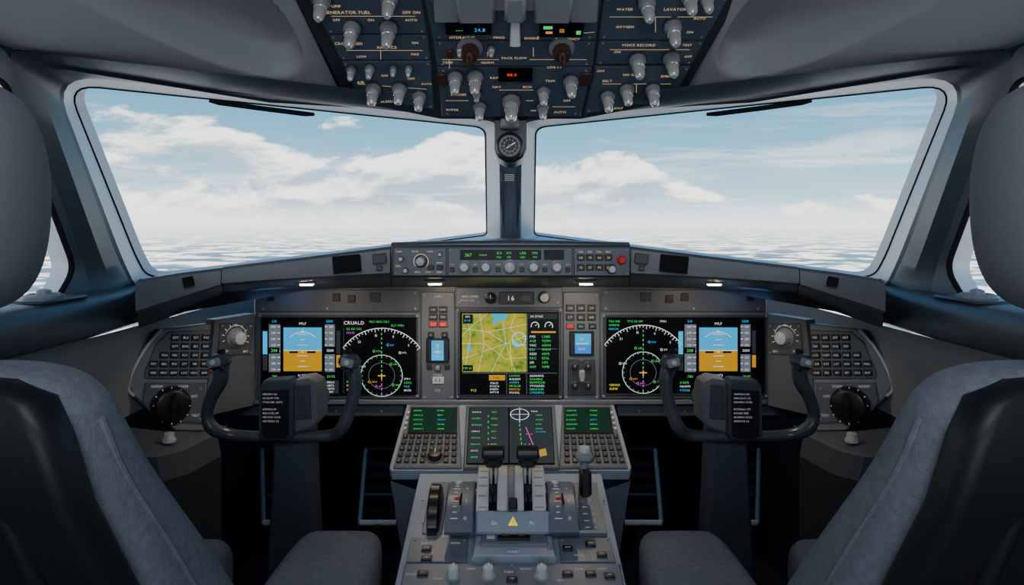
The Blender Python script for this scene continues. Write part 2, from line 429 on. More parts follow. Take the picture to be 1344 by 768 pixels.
mp.text(575,389,4,'DSPL',.0045,E['label'])
for i in range(2):
    for j in range(3): mp.btn(569+i*13,406+j*9.5,10,7,redm if j==2 else key,rs(3),h=.004,lm=E['label'])
for k in range(2): mp.btn(566+k*18,439,7,6,key,rs(1),h=.004)
mp.box(560,443,590,475,.004,.010,black,.002); mp.flat(564,446,587,472,.0105,E['sky']); mp.flat(567,465,583,472,.0108,E['cyan'])
mp.flat(564,446,567,472,.011,E['darkgrey']); mp.flat(583,446,587,472,.011,E['darkgrey']); mp.line(569,461,581,461,1,.0115,E['white']); mp.text(575,452,4,'112',.0115,E['white'])
for i in range(4): mp.line(573,455+i*4,577,455+i*4,.6,.0114,E['white'])
mp.btn(564,481,6,5,key,h=.004); mp.btn(587,481,6,5,key,h=.004); mp.knob(575,482,3.5,.008,midgrey,h=.004,mark=False)
mp.text(575,492,5,'STBY',.0045,E['label']); mp.box(568,494,583,503,.004,.006,ltgrey,.0005); mp.text(575,498.5,5,'A B',.0063,black)
mp.text(575,512,4,'EFB',.0045,E['label'])
for i in range(3):
    for j in range(2): mp.btn(748+i*14,404+j*12,10,8,key,rs(2),h=.004,lm=E['tan'] if j else E['label'])
mp.btn(748,428,9,6,redm,h=.004); mp.btn(762,428,9,6,key,'ON',h=.004,lm=E['green']); mp.btn(777,428,9,6,key,'AP',h=.004)
mp.box(747,434,779,466,.004,.010,black,.002); mp.flat(751,437,775,463,.0105,E['sky']); mp.flat(751,452,775,463,.0108,E['blue']); mp.flat(751,437,754,463,.011,E['darkgrey']); mp.line(756,450,772,450,1,.0115,E['white']); mp.text(763,444,4,'21',.0115,E['white']); mp.text(763,457,4,'29.92',.0115,E['white'])
mp.box(745,471,781,518,.004,.008,bezel,.003)
for (u,v) in ((754,480),(771,480),(754,505),(771,505)): mp.knob(u,v,4,.010,key,h=.008)
mp.text(763,492,4,'OFF',.0085,E['label']); mp.box(759,484,767,500,.008,.018,midgrey,.003)
for (u,v) in ((557,387),(593,387),(557,521),(593,521),(743,387),(783,387),(743,521),(783,521)): mp.screw(u,v,.004)
for (u,v) in ((343,414),(548,414),(343,519),(548,519),(792,414),(1004,414),(792,519),(1004,519),(601,407),(735,407),(601,520),(735,520)): mp.screw(u,v,.007)
for sgn in (1,-1):
    MX=sgn
    A=P(282,430,1.42);Bq=P(334,430,1.5)
    wp=Pn(b,A,(Bq-A) if sgn==1 else (A-Bq),(0,0,1))
    wp.prism([(282,420),(334,412),(336,532),(268,548)],-.03,.0,panel2,.002)
    wp.box(287,424,331,466,0,.003,panel,.0015)
    wp.knob(308,443,9.5,.02,ltgrey,base=midgrey,h=.003); wp.arc(308,443,16,20,160,.8,.0036,E['label'])
    for k in range(9):
        a=math.radians(-20+k*27); wp.line(308+15*math.cos(a),443-15*math.sin(a),308+18*math.cos(a),443-18*math.sin(a),.9,.0036,E['tan'])
    wp.text(308,427,4,'PFD',.0036,E['label']); wp.text(295,461,4,'OFF',.0036,E['tan']); wp.text(321,461,4,'BRT',.0036,E['tan'])
    for (u,v) in ((290,428),(328,428),(290,463),(328,463)): wp.screw(u,v,.003)
MX=1
b.build()

def pfd(p,x,y,h=.0100):
    W=50
    p.flat(x,y,x+W,y+30,h,E['sky']); p.flat(x,y+30,x+W,y+57,h,E['brown'])
    p.arc(x+W/2,y+30,24,45,135,.8,h+.0003,E['white'])
    for k in range(-3,4):
        if k: p.line(x+W/2-(7 if k%2 else 3.5),y+30+k*7,x+W/2+(7 if k%2 else 3.5),y+30+k*7,.7,h+.0003,E['white'])
    p.line(x,y+30,x+W,y+30,.9,h+.0003,E['white'])
    p.flat(x+8,y+31,x+19,y+33.5,h+.0005,screenb); p.flat(x+W-19,y+31,x+W-8,y+33.5,h+.0005,screenb); p.flat(x+W/2-1.5,y+30,x+W/2+1.5,y+33,h+.0005,E['yellow'])
    p.poly([(x+W/2-2.5,y+7),(x+W/2+2.5,y+7),(x+W/2,y+3)],h+.0005,E['white'])
    p.flat(x-19,y-4,x-4,y+58,h,E['grey']); p.flat(x-27,y+5,x-21,y+35,h,E['cyan']); p.flat(x-27,y+36,x-21,y+56,h,E['darkgrey'])
    p.flat(x+W+4,y-4,x+W+17,y+58,h,E['grey']); p.flat(x+W+19,y+4,x+W+24,y+34,h,E['darkgrey']); p.flat(x+W+19,y+36,x+W+24,y+52,h,E['brown'])
    for k in range(8):
        p.line(x-8,y+k*8-1,x-4,y+k*8-1,.8,h+.0003,E['white']); p.text(x-13,y+k*8-1,4,str(240-k*10),h+.0003,E['white'])
        p.line(x+W+4,y+k*8-1,x+W+7,y+k*8-1,.8,h+.0003,E['white']); p.text(x+W+12,y+k*8-1,3.8,str(360-k*5),h+.0003,E['white'])
    p.flat(x-20,y+26,x-5,y+34,h+.0005,screenb); p.text(x-12,y+30,5.5,'208',h+.0007,E['green'])
    p.flat(x+W+3,y+25,x+W+19,y+35,h+.0005,screenb); p.text(x+W+11,y+30,4.6,'3500',h+.0007,E['white'])
    p.text(x+W/2,y-5,4.6,'PFLF',h,E['white']); p.text(x-12,y-8,4.4,'210',h,E['cyan']); p.text(x+W+10,y-8,4.4,'3500',h,E['cyan'])
    p.text(x-12,y+64,4.4,'.780',h,E['green']); p.text(x+W+12,y+64,4.4,'29.92',h,E['green'])
    p.arc(x+W/2,y+92,25,48,132,1,h,E['white'])
    for k in range(9):
        a=math.radians(50+k*10); p.line(x+W/2+21*math.cos(a),y+92-21*math.sin(a),x+W/2+25*math.cos(a),y+92-25*math.sin(a),.7,h,E['white'])
    p.text(x+W/2,y+62.5,4.6,'H 075',h,E['white']); p.flat(x+W+1,y+69,x+W+22,y+86,h,E['darkgrey'])
    for k in range(4): p.text(x+W+2,y+71.5+k*4.2,3.6,rs(6),h+.0003,E['white'],'l')
    for k in range(3): p.text(x-25,y+72+k*5,4,rs(5),h,E[['green','white','cyan'][k]],'l')
    p.poly([(x+W/2-2,y+76),(x+W/2+2,y+76),(x+W/2,y+72)],h,E['magenta'])
def nd(p,cx,cy,h=.0100):
    p.arc(cx,cy,62,36,144,.9,h,E['white'],60)
    for k in range(27):
        a=math.radians(36+k*4.15); l=5 if k%3==0 else 3
        p.line(cx+(62-l)*math.cos(a),cy-(62-l)*math.sin(a),cx+62*math.cos(a),cy-62*math.sin(a),.8,h,E['white'])
        if k%6==3: p.text(cx+53*math.cos(a),cy-53*math.sin(a),4.4,str(k),h,E['white'])
    p.arc(cx,cy,27,0,360,.7,h,E['white'],48); p.arc(cx,cy,17,0,360,.6,h,E['grey'],40)
    for k in range(24):
        a=math.radians(15*k); p.line(cx+24.5*math.cos(a),cy-24.5*math.sin(a),cx+27*math.cos(a),cy-27*math.sin(a),.7,h,E['green'])
    for k in range(14): p.line(cx,cy-56+k*6,cx,cy-53+k*6,.9,h,E['magenta'] if k>9 else E['green'])
    p.line(cx-5,cy,cx+5,cy,1.1,h+.0003,E['yellow']); p.line(cx,cy-3,cx,cy+4,1.1,h+.0003,E['yellow'])
    for (dx,dy,c) in ((-10,-32,'green'),(8,-40,'cyan'),(12,-15,'green'),(-16,8,'amber'),(-7,14,'magenta'),(15,12,'green'),(-30,-12,'white'),(24,-30,'white')):
        p.arc(cx+dx,cy+dy,1.4,0,360,.6,h,E[c],10); p.text(cx+dx+3,cy+dy,3.2,rs(3),h,E[c],'l')
def screen(name,u0,v0,u1,v1):
    b=Bd(name); p=Pn(b,(0,1.5,1),(1,0,0),(0,0,1)); p.box(u0,v0,u1,v1,.004,.0096,screenb,.001); return b,p
h=.0100
b,p=screen('flight_display',345,416,547,517)
pfd(p,374,429); nd(p,502,492)
p.text(466,423,6.4,'CRUALD',h,E['white']); p.text(456,431,3.8,'GS 451 TAS',h,E['green'],'l')
p.text(486,421.5,3.8,'MLS HDG 312.1',h,E['green'],'l'); p.text(514,426.5,3.8,'ALT FMS1',h,E['green'],'l')
p.text(456,436,3.6,'075/32',h,E['magenta'],'l')
for k in range(4): p.text(531,496+k*5,3.6,rs(4),h,E[['white','green','cyan','white'][k]],'l')
for k in range(3): p.text(456,500+k*5,3.6,rs(4),h,E[['green','white','amber'][k]],'l')
p.flat(452,418,453,515,h,E['darkgrey']); b.build()
b,p=screen('flight_display',795,416,1002,515)
pfd(p,916,429); nd(p,843,488)
p.text(798,421,3.8,'TAS 448',h,E['green'],'l'); p.text(822,421,3.8,'TTG 24 NM',h,E['green'],'l'); p.text(865,421,3.8,'FMS1',h,E['white'],'l')
for k in range(2): p.text(798,426+k*5,3.6,rs(6),h,E[['green','cyan'][k]],'l')
for k in range(2): p.text(799,504+k*5,4.2,rs(5),h,E['yellow'],'l')
for k in range(3): p.text(866,503+k*4.5,3.6,rs(4),h,E['white'],'l')
b.build()
b,p=screen('center_map_display',604,409,733,517)
p.flat(607,411,691,487,h,mapm)
h2=h+.0003
p.poly([(644,411),(664,411),(667,416),(661,421),(655,419),(652,426),(646,422),(648,416)],h2,E['teal']); p.poly([(672,446),(678,447),(682,452),(679,457),(673,453)],h2,E['teal'])
p.poly([(612,454),(617,451),(620,458),(615,461)],h2,E['teal'])
for L_ in ([(607,430),(640,435),(691,425)],[(607,470),(650,455),(691,440)],[(630,411),(636,450),(628,487)],[(660,421),(664,450),(676,487)],[(607,450),(636,450),(664,470),(691,468)],[(645,487),(664,450),(691,452)],[(607,440),(622,425),(640,411)],[(640,435),(664,450)],[(676,411),(670,430),(691,458)],[(612,411),(618,440),(610,487)]):
    for q in range(len(L_)-1): p.line(*L_[q],*L_[q+1],.6,h2,E['road'])
p.line(669,444,672,485,1,h2+.0002,E['yellow'])
p.arc(681,444,9,0,360,.9,h2+.0002,E['white'],30)
for k in range(12):
    a=math.radians(30*k); p.line(681+6*math.cos(a),444-6*math.sin(a),681+9*math.cos(a),444-9*math.sin(a),.7,h2+.0002,E['white'])
for (u,v) in ((618,418),(650,430),(630,462),(655,475),(684,416),(676,480),(640,444)): p.text(u,v,3.4,rs(4),h2+.0002,screenb)
p.flat(608,478,621,486,h2+.0003,screenb); p.text(614,482,3.6,'NM 25',h2+.0005,E['green'])
p.flat(608,412,621,424,h2+.0003,screenb); p.text(614,415,3.6,'GPS',h2+.0005,E['white']); p.text(614,420,3.6,'N UP',h2+.0005,E['cyan'])
p.flat(693,411,731,418,h,E['darkgrey'])
p.text(696,414.5,4,'N1 SYNC',h2,E['white'],'l')
for (u,v) in ((702,427),(720,427)): p.arc(u,v,5,-30,200,1,h2,E['white'],16); p.line(u,v,u+4,v-3,1,h2,E['green'])
p.flat(697,434,729,436,h2,E['amber'])
for k in range(8):
    p.text(695,441+k*5.6,4.2,rs(3),h2,E['green' if k%2 else 'white'],'l'); p.text(711,441+k*5.6,4.2,rs(4),h2,E['green'],'l')
p.line(693,457,731,457,.5,h2,E['grey']); p.line(692,411,692,487,.5,h2,E['grey']); p.line(607,488.5,731,488.5,.6,h2,E['grey'])
p.flat(642,491,663,498,h,E['brown']); p.text(652,494.5,4.2,'FUEL',h2,black)
for k in range(4): p.text(643,501.5+k*4,3.4,rs(6),h2,E['white'],'l')
for k in range(6):
    p.text(668,492+k*4.4,3.8,rs(6),h2,E[['green','white','cyan','green','amber','white'][k]],'l'); p.text(695,492+k*4.4,3.8,rs(8),h2,E[['white','green','green','white','green','cyan'][k]],'l')
p.line(665,489,665,516,.5,h2,E['grey']); p.line(691,489,691,516,.5,h2,E['grey'])
p.text(622,511,4.2,'P1.2',h2,E['yellow'])
b.build()
# ================================================================ GLARESHIELD
gl=empty('glareshield')
for side in (1,-1):
    MX=side
    st=[(670,315,362,1.27,378,1.5),(600,315.5,362,1.27,378,1.5),(513,318,362,1.27,378,1.5)]
    st2=[(512,323,361,1.285,378,1.5),(400,337,367,1.262,381,1.5),(340,344,371,1.245,384,1.47),(291,350,375,1.23,390,1.43)]
    st3=[(290,351,376,1.228,392,1.43),(240,357,392,1.20,410,1.36),(195,364,406,1.165,426,1.30),(178,368,412,1.15,432,1.27)]
    for si,S_ in enumerate((st,st2,st3)):
        b=Bd('glareshield_section'); rows=[]
        for (u,vt,vb,y,vu,yu) in S_:
            t=min(1,(670-u)/492); back=lerp(V3(0,1.96,.975),V3(-.77,1.42,.895),t)
            T=P(u,vt,y);Bm=P(u,vb,y-.004)
            rows.append([back,lerp(T+Vector((0,.03,.001)),back,.4),T+Vector((0,.022,0)),T+Vector((0,.006,-.001)),T+Vector((0,0,-.006)),lerp(T,Bm,.55)+Vector((0,-.001,0)),Bm+Vector((0,0,.004)),Bm+Vector((0,.006,0)),P(u,vu,yu)+Vector((0,.01,0))])
        b.loft(rows,glare); b.add(rows[0],[list(range(9))],matte); b.add(rows[-1],[list(range(9))],matte)
        b.build(gl,ang=28)
    b=Bd('glareshield_fittings')
    A=P(512,340,1.280);Bq=P(340,356,1.240); gp=Pn(b,A,(A-Bq) if side==1 else (Bq-A),(0,0,1))
    gp.box(437,335,474,358,.004,.008,matte,.001); gp.box(489,333,507,346,.004,.008,black,.001); gp.btn(498,352,7,5,key,h=.004)
    A=P(290,364,1.226);Bq=P(195,386,1.163); gp=Pn(b,A,(A-Bq) if side==1 else (Bq-A),(0,0,1))
    gp.box(239,363,254,376,.004,.008,matte,.001)
    for (u,v,y) in ((403,369.5,1.33),(571,369,1.36)):
        c=P(u,v,y)
        M=Matrix.Translation(c)@Matrix.Rotation(math.radians(-168),4,'X')
        b.box(M,(0,0,-.001),(.044,.026,.006),midgrey,.002); b.box(M,(0,0,.0042),(.026,.014,.005),E['lamp'],.001)
        ld=bpy.data.lights.new('panel_flood_lamp','AREA'); ld.energy=.34; ld.color=(1,.80,.58); ld.size=.04; ld.spread=math.radians(150)
        lo=bpy.data.objects.new('panel_flood_lamp',ld); scene.collection.objects.link(lo); lo.location=c+Vector((0,0,-.014)); lo.rotation_euler=(math.radians(16),0,0); lo.parent=gl
    c=P(350,388,1.40); ld=bpy.data.lights.new('blue_wash_lamp','AREA'); ld.energy=.035; ld.color=(.22,.48,1); ld.size=.06
    lo=bpy.data.objects.new('blue_wash_lamp',ld); scene.collection.objects.link(lo); lo.location=c; lo.rotation_euler=(math.radians(110),0,0); lo.parent=gl
    b.build(gl)
MX=1
b=Bd('autopilot_control_panel'); ap=Pn(b,(0,1.262,1),(1,0,0),(0,0,1))
ap.box(513,322,828,364,-.01,.002,bezel,.003)
ap.box(517,325,586,362,.001,.004,panel2,.0015); ap.box(588,325,751,362,.001,.004,panel2,.0015); ap.box(753,325,826,362,.001,.004,panel2,.0015)
ap.box(604,328,710,341,.004,.0055,screenb,.0005); ap.box(714,328,740,341,.004,.0055,screenb,.0005)
ap.text(615,334.5,6,'367',.0058,E['green']); ap.text(634,334.5,3.6,'Yellow',.0058,E['green'])
for k,(u,s_) in enumerate(((655,'12.0'),(668,'075'),(686,'1,350'),(702,'FMS'))): ap.text(u,332,4.2,s_,.0058,E['green']); ap.text(u,337.5,3.4,rs(3),.0058,E['green'])
for u in (610,638,669,700,730):
    big=6.3 if u!=669 else 7.5
    ap.knob(u,350,big,.02,ltgrey,base=midgrey,h=.004)
    ap.text(u,343,2.8,'SPD',.0042,E['label'])
for u in (594,624,654,685,715,745): ap.btn(u,354,5,5,key,h=.004); ap.text(u,347,3,rs(3),.0042,E['label'])
ap.arc(553,343,9.5,-40,220,.9,.0042,E['tan']); ap.knob(553,343,6,.018,ltgrey,base=bezel,h=.004)
ap.knob(527,340,3,.01,ltgrey,h=.004); ap.knob(533,355,3,.01,ltgrey,h=.004); ap.knob(578,334,2.5,.01,ltgrey,h=.004)
for (u,v) in ((524,330),(545,330),(565,330),(523,349),(548,357),(562,357),(577,357),(577,345)): ap.text(u,v,3.2,rs(4),.0042,E['tan'])
for (u,v) in ((566,351),(578,351)): ap.btn(u,v,7,5,key,h=.004)
for i in range(4):
    for j in range(2): ap.btn(762+i*12,338+j*13,8.5,7,key,rs(2),h=.004,lm=E['tan'])
    ap.text(762+i*12,330.5,3.4,rs(3),.0042,E['tan'])
ap.knob(802,353,5,.016,ltgrey,h=.004)
k=ap.sc(0,0)
ap.lathe(815,341,[(6.5*k,0),(6.5*k,.003),(5*k,.004),(5*k,.010),(4*k,.012)],redm,20,h=.004)
for u in (520,583,591,748,756,823):
    for v in (328,359): ap.screw(u,v,.004)
b.build()
# ================================================================ OVERHEAD
b=Bd('overhead_panel'); oh=Pn(b,(0,1.35,1.225),(1,0,0),(0,-.23,.148))
oh.prism([(386,-10),(455,131),(578,156),(763,156),(893,131),(974,-10)],-.03,0,bezel,0)
pc=[[(404,-6),(430,42),(560,42),(553,-6)],[(432,45),(447,76),(565,76),(561,45)],[(449,79),(468,124),(570,142),(566,79)],
 [(557,-6),(568,50),(782,50),(789,-6)],[(569,53),(573,84),(778,84),(781,53)],[(574,87),(580,151),(762,151),(777,87)],
 [(792,-6),(786,50),(925,50),(957,-6)],[(786,53),(782,82),(908,82),(924,53)],[(781,86),(767,148),(885,126),(906,86)]]
for q in pc: oh.prism(q,0,.004,ohm,.0015)
fl_,fr_=oh.M@Vector((*oh.loc(386,-10),0)),oh.M@Vector((*oh.loc(974,-10),0))
b.loft([[fl_,fr_],[Vector((-.35,.8,1.47)),Vector((.35,.8,1.47))],[Vector((-.36,.2,1.555)),Vector((.36,.2,1.555))]],ohm)
H=.004
def toggle(u,v,s=1.0):
    k=oh.sc(u,v)*s
    oh.lathe(u,v,[(12*k,0),(12*k,.003),(10*k,.005)],bezel,20,h=H)
    oh.lathe(u,v,[(10.5*k,.004),(11*k,.008),(10*k,.013*s),(7*k,.015*s)],midgrey,22,.04,h=H)
    oh.lathe(u,v,[(6.5*k,.013*s),(8.4*k,.017*s),(8*k,.024*s),(7.2*k,.025*s),(7*k,.036*s),(5.6*k,.044*s),(3*k,.048*s)],cap,18,h=H)
TG=[(463,32,1.1),(511,32,1.1),(424,-4,1.1),(512,-8,1.1),(462,88,.62),(486,86,.62),(517,86,.5),(537,86,.5),(491,112,.95),(525,112,.9),(551,122,.85),
 (598,97,.95),(624,96,1.0),(630,136,.8),(671,128,1.15),(713,116,.8),(712,136,.75),(749,102,.95),(882,30,1.1),(836,74,1.05),(880,72,1.05),(797,122,.9),(822,113,.9),(856,113,.95),(848,-2,1.1),(903,-12,1.1),(925,-12,1),(626,118,.55),(645,60,.5),(604,60,.5)]
for (u,v,s) in TG: toggle(u,v,s)
for (u,v) in ((617,60),(737,60)):
    k=oh.sc(u,v); oh.lathe(u,v,[(17*k,0),(17*k,.004),(14*k,.006)],midgrey,24,h=H); oh.lathe(u,v,[(12*k,0),(12*k,.022),(10*k,.027)],brownm,20,.08,h=H); oh.box(u-4,v-9,u+4,v+9,H+.02,H+.034,brownm,.003)
for (x0,y0,x1,y1) in ((585,27,645,42),(708,26,766,45),(654,86,699,104)): oh.box(x0,y0,x1,y1,H,H+.004,screenb,.001)
oh.text(603,35,9,'---',H+.0045,E['green']); oh.text(630,35,8,'24.8',H+.0045,E['cyan']); oh.flat(713,30,725,34,H+.0045,E['green']); oh.text(737,36,9,'1B',H+.0045,E['amber']); oh.flat(716,37,725,40,H+.0045,E['amber']); oh.flat(756,36,762,41,H+.0045,E['green'])
oh.text(672,94,7,'88.0',H+.0045,E['red'])
oh.box(574,93,586,108,H,H+.006,brownm,.001); oh.box(762,92,776,108,H,H+.006,brownm,.001); oh.box(586,62,596,72,H,H+.006,brownm,.001)
for (u,v,s_,z) in ((456,14,'GENERATOR FUEL',9),(440,6,'PUMP',8),(540,14,'OFF ON',8),(540,24,'AUTO',7),(487,24,'ON',7),(442,24,'OFF',7),(458,55,'CROSS FEED',8),(508,60,'ANTI ICE',8),(545,54,'ON',7),(545,69,'FIRE',7),(475,72,'LOW',7),(474,106,'AIR',8),(505,97,'ON',7),(540,101,'OFF',7),(560,108,'AUTO',6),(508,131,'BLEED',7),
  (607,47,'HYDRAULIC',7.5),(655,47,'PRESS',7),(698,48,'ENGINE',7),(745,49,'EMERGENCY',7),(600,22,'ELEC',7),(675,74,'PACK FLOW',7),(588,80,'TEMP',7),(640,80,'NORM',7),(649,100,'RAM',7),(722,104,'TRIM',7),(728,86,'LDG LT',7),(602,122,'STROBE',7),(652,112,'NAV',7),(692,112,'BCN',7),(594,142,'WIPER',7),(744,130,'OFF',7),(735,145,'AUTO',7),(700,143,'ON',6),
  (888,10,'LAVATORY',8),(918,22,'AUTO',7),(820,10,'WATER',7.5),(838,57,'VOICE RECORD',7.5),(896,57,'ELT TEST',7),(810,66,'ON',7),(903,72,'OFF',7),(820,33,'OXYGEN',7),(905,40,'ON',7),(797,104,'BELT',7),(832,96,'NO SMOKE',7),(874,98,'EMER',7),(788,91,'ARM',6),(812,140,'EXIT',7),(875,122,'DOME',6)):
    oh.text(u,v,z*.78,s_,H+.0004,E['tan'])
for (a,b_,c,d) in ((435,19,545,19),(455,64,555,64),(500,64,500,76),(470,108,560,115),(580,76,655,76),(695,76,770,76),(590,76,590,88),(640,62,640,72),(700,60,700,72),(585,130,615,130),(690,130,700,130),(725,138,755,138),(655,116,700,116),(800,20,935,20),(860,20,860,40),(800,63,905,63),(790,108,880,108),(835,108,835,120),(780,40,705,46)):
    oh.line(a,b_,c,d,.6,H+.0004,E['tan'])
for q in pc:
    cx=sum(p_[0] for p_ in q)/4;cy=sum(p_[1] for p_ in q)/4
    for p_ in q: oh.screw(p_[0]+(cx-p_[0])*.08,p_[1]+(cy-p_[1])*.12,H)
oh.prism([(568,-40),(572,14),(598,14),(598,-2),(752,-2),(752,14),(782,14),(786,-40)],H,.03,midgrey,.004)
oh.box(600,-30,650,12,H,.04,midgrey,.005); oh.box(700,-30,750,12,H,.04,midgrey,.005)
oh.box(662,-30,690,6,H,.05,midgrey,.006)
c=oh.loc(676,26); b.tube([oh.M@Vector((c[0],c[1]+.03,.03)),oh.M@Vector((c[0],c[1]+.005,.040)),oh.M@Vector((c[0],c[1]-.012,.050))],[.007,.0085,.0095],ltgrey,14,3)
b.build()
# ================================================================ SIDE CONSOLES
for side in (1,-1):
    MX=side
    b=Bd('side_console'); A=P(176,480,1.32);Bq=P(280,480,1.42); V=(0,.12,1)
    sp=Pn(b,Bq,(Bq-A) if side==1 else (A-Bq),V)
    outl=[(281,424),(281,560),(268,566),(230,566),(176,520),(168,505),(188,462),(212,432)]
    sp.prism(outl,-.04,0,consm,.003)
    pts=[sp.M@Vector((*sp.loc(*q),.001)) for q in outl[4:]]
    b.tube(pts,.003,ltgrey,8,4)
    sp.prism([(276,433),(273,497),(190,497),(189,490),(205,450),(222,435)],0,.004,panel2,.002)
    for j in range(5):
        for i in range(6):
            u=199+i*13.4+(5-j)*.6; v=443+j*11.5
            if u<222-(j*9)+2: continue
            sp.btn(u,v,9.5,7.2,key,rs(3),h=.004)
    sp.prism([(270,502),(266,556),(205,552),(186,528),(190,502)],0,.004,panel2,.002)
    c=(223,532); k=sp.sc(*c)
    sp.lathe(*c,[(25*k,0),(25*k,.004),(22*k,.007),(20*k,.016),(17*k,.018)],black,36,h=.004)
    sp.box(c[0]-4.5,c[1]-17,c[0]+4.5,c[1]+17,.02,.034,black,.004)
    for i in range(12):
        a=math.radians(i*30); sp.line(c[0]+22.5*math.cos(a),c[1]-22.5*math.sin(a),c[0]+24.5*math.cos(a),c[1]-24.5*math.sin(a),1,.0115,E['label'])
    for (u,v,t) in ((205,507,'NORM'),(240,507,'STEER'),(254,520,'OFF'),(256,545,'TEST')): sp.text(u,v,4.5,t,.0045,E['label'])
    for (u,v) in ((262,510),(262,550),(268,440),(266,490),(200,490)): sp.screw(u,v,.004)
    L1=[P(160,560,1.30),P(215,566,1.33),P(262,566,1.40),P(300,558,1.42)]
    L2=[P(150,600,1.18),P(205,600,1.2),P(240,592,1.26),P(285,570,1.36)]
    L3=[q+Vector((0,0.02,-.05)) for q in L2]; L4=[q+V3(-.02,.05,-.48) for q in L3]
    b.loft([L1,L2,L3],panel2); b.loft([L3,L4],bezel)
    b.lathe(Matrix.Translation(P(222,580,1.27)),(0,0,0),[(.012,0),(.012,.006),(.009,.010),(.009,.016),(.004,.018)],ltgrey,16)
    b.build()
MX=1
# ================================================================ PEDESTAL
b=Bd('center_pedestal')
tp=Pn(b,(0,1.5,.617),(1,0,0),(0,.21,.076))
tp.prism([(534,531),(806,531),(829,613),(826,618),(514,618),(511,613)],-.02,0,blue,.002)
for side in (1,-1):
    MX=side
    top=[V3(-.225,1.6,.62),V3(-.226,1.5,.6),V3(-.226,1.29,.525),V3(-.17,1.262,.518)]
    lo=[V3(-.215,1.6,.55),V3(-.22,1.5,.52),V3(-.222,1.30,.49),V3(-.17,1.272,.475)]
    bt=[V3(-.12,1.62,0),V3(-.15,1.5,0),V3(-.155,1.32,0),V3(-.14,1.30,0)]
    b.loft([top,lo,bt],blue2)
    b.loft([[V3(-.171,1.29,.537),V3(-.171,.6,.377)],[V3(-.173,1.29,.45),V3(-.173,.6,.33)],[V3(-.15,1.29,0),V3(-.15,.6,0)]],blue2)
MX=1
q=Pn(b,(0,1.28,.538),(1,0,0),(0,.27,.063))
w=.171
b.prism(q.M,[(-w,.01),(-w,-.75),(w,-.75),(w,.01)],-.02,0,blue,.003)
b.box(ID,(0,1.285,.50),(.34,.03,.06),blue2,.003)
b.build()
for side in (1,-1):
    MX=1
    b=Bd('flight_management_keypad'); p=tp.w(b)
    def m(u): return u if side==1 else 1340-u
    p.prism([(m(538),534),(m(602),534),(m(606),616),(m(516),616)] ,0,.006,panel2,.003)
    A=lambda u,v:(m(u),v)
    p.prism([A(540,539),A(600,539),A(600,573),A(535,573)],.006,.009,black,.001)
    p.poly([A(542,541),A(598,541),A(598,571),A(538,571)],.0093,E['cdu'])
    for k in range(5):
        x0=543 if side==1 else 743
        p.text(x0,544+k*6,4.2,rs(5),.0096,E['green'],'l'); p.text(x0+31,544+k*6,4.2,rs(4),.0096,E['cyan' if k==2 else 'green'],'l')
    for j in range(5):
        v=577+j*8; sl=(v-534)/82*22
        n=8
        for i in range(n):
            u=(541-sl)+i*(60+sl)/(n-.2)+3
            if j>=3 and 560<u<582: continue
            uu=m(u); p.box(uu-3.2,v-2.6,uu+3.2,v+2.6,.006,.0095,key,.0008); p.text(uu,v,3.6,rs(1),.0097,E['label'])
    for k in range(4):
        uu=m(537-k*1.6); p.box(uu-2,544+k*7,uu+1,547+k*7,.006,.009,ltgrey,.0005)
    p.knob(m(571),604,9,.012,key,h=.006)
    b.build()
b=Bd('pedestal_display'); p=tp.w(b)
p.prism([(612,535),(728,535),(734,618),(608,618)],0,.007,panel2,.003)
p.prism([(616,539),(724,539),(728,614),(612,614)],.007,.009,screenb,.001)
p.poly([(617,540),(667,540),(667,613),(613,613)],.0093,E['panelgrey']); p.poly([(669,540),(723,540),(727,613),(669,613)],.0093,E['panelgrey'])
for k in range(8):
    p.text(620-k*.4,546+k*8.5,4,rs(5),.0097,E['green' if k%3 else 'white'],'l'); p.text(645,546+k*8.5,4,rs(3),.0097,E['green'],'l')
    p.line(641,550+k*7.5,641,553+k*7.5,.8,.0097,E['green'])
p.arc(682,549,12,0,360,1,.0097,E['white'],36); p.line(671,549,693,549,.8,.0097,E['white']); p.line(682,540,682,560,.8,.0097,E['white']); p.text(697,545,4.4,'FDA',.0097,E['white'],'l')
for k in range(8): p.line(682+k*.6,562+k*6,682+k*.6,565+k*6,1,.0097,E['green'])
p.line(690,566,700,590,1.0,.0097,E['magenta']); p.line(700,590,694,606,1.0,.0097,E['magenta']); p.text(690,575,4.4,'KLX',.0097,E['magenta'],'l')
p.poly([(706,596),(716,594),(718,603),(709,605)],.0097,E['brown']); p.line(705,601,716,598,1.6,.0099,E['blue']); p.text(703,572,4.4,'CYAN',.0097,E['cyan'],'l')
for k in range(4): p.text(703,550+k*6,3.8,rs(4),.0097,E['green'],'l')
b.build()
# throttle quadrant
b=Bd('throttle_quadrant'); p=q.w(b)
def arcbox(x0,x1,cy,cz,r,a0,a1,m,n=16,thick=.01):
    rows=[]
    for i in range(n+1):
        a=math.radians(a0+(a1-a0)*i/n); y=cy-math.cos(a)*r; z=cz+math.sin(a)*r
        yi=cy-math.cos(a)*(r-thick); zi=cz+math.sin(a)*(r-thick)
        rows.append([Vector((x0,yi,zi)),Vector((x0,y,z-.002)),Vector((x0+.002,y,z)),Vector((x1-.002,y,z)),Vector((x1,y,z-.002)),Vector((x1,yi,zi))])
    b.loft(rows,m,closed=True,capends=True)
cy,cz=1.19,.495
for (x0,x1,r,m_) in ((-.056,-.036,.088,ltgrey),(-.036,-.022,.074,matte),(-.022,-.005,.088,ltgrey),(-.005,.007,.086,midgrey),(.007,.022,.088,ltgrey),(.022,.036,.074,matte),(.036,.058,.088,ltgrey)):
    arcbox(x0,x1,cy,cz,r,0,175,m_,24)
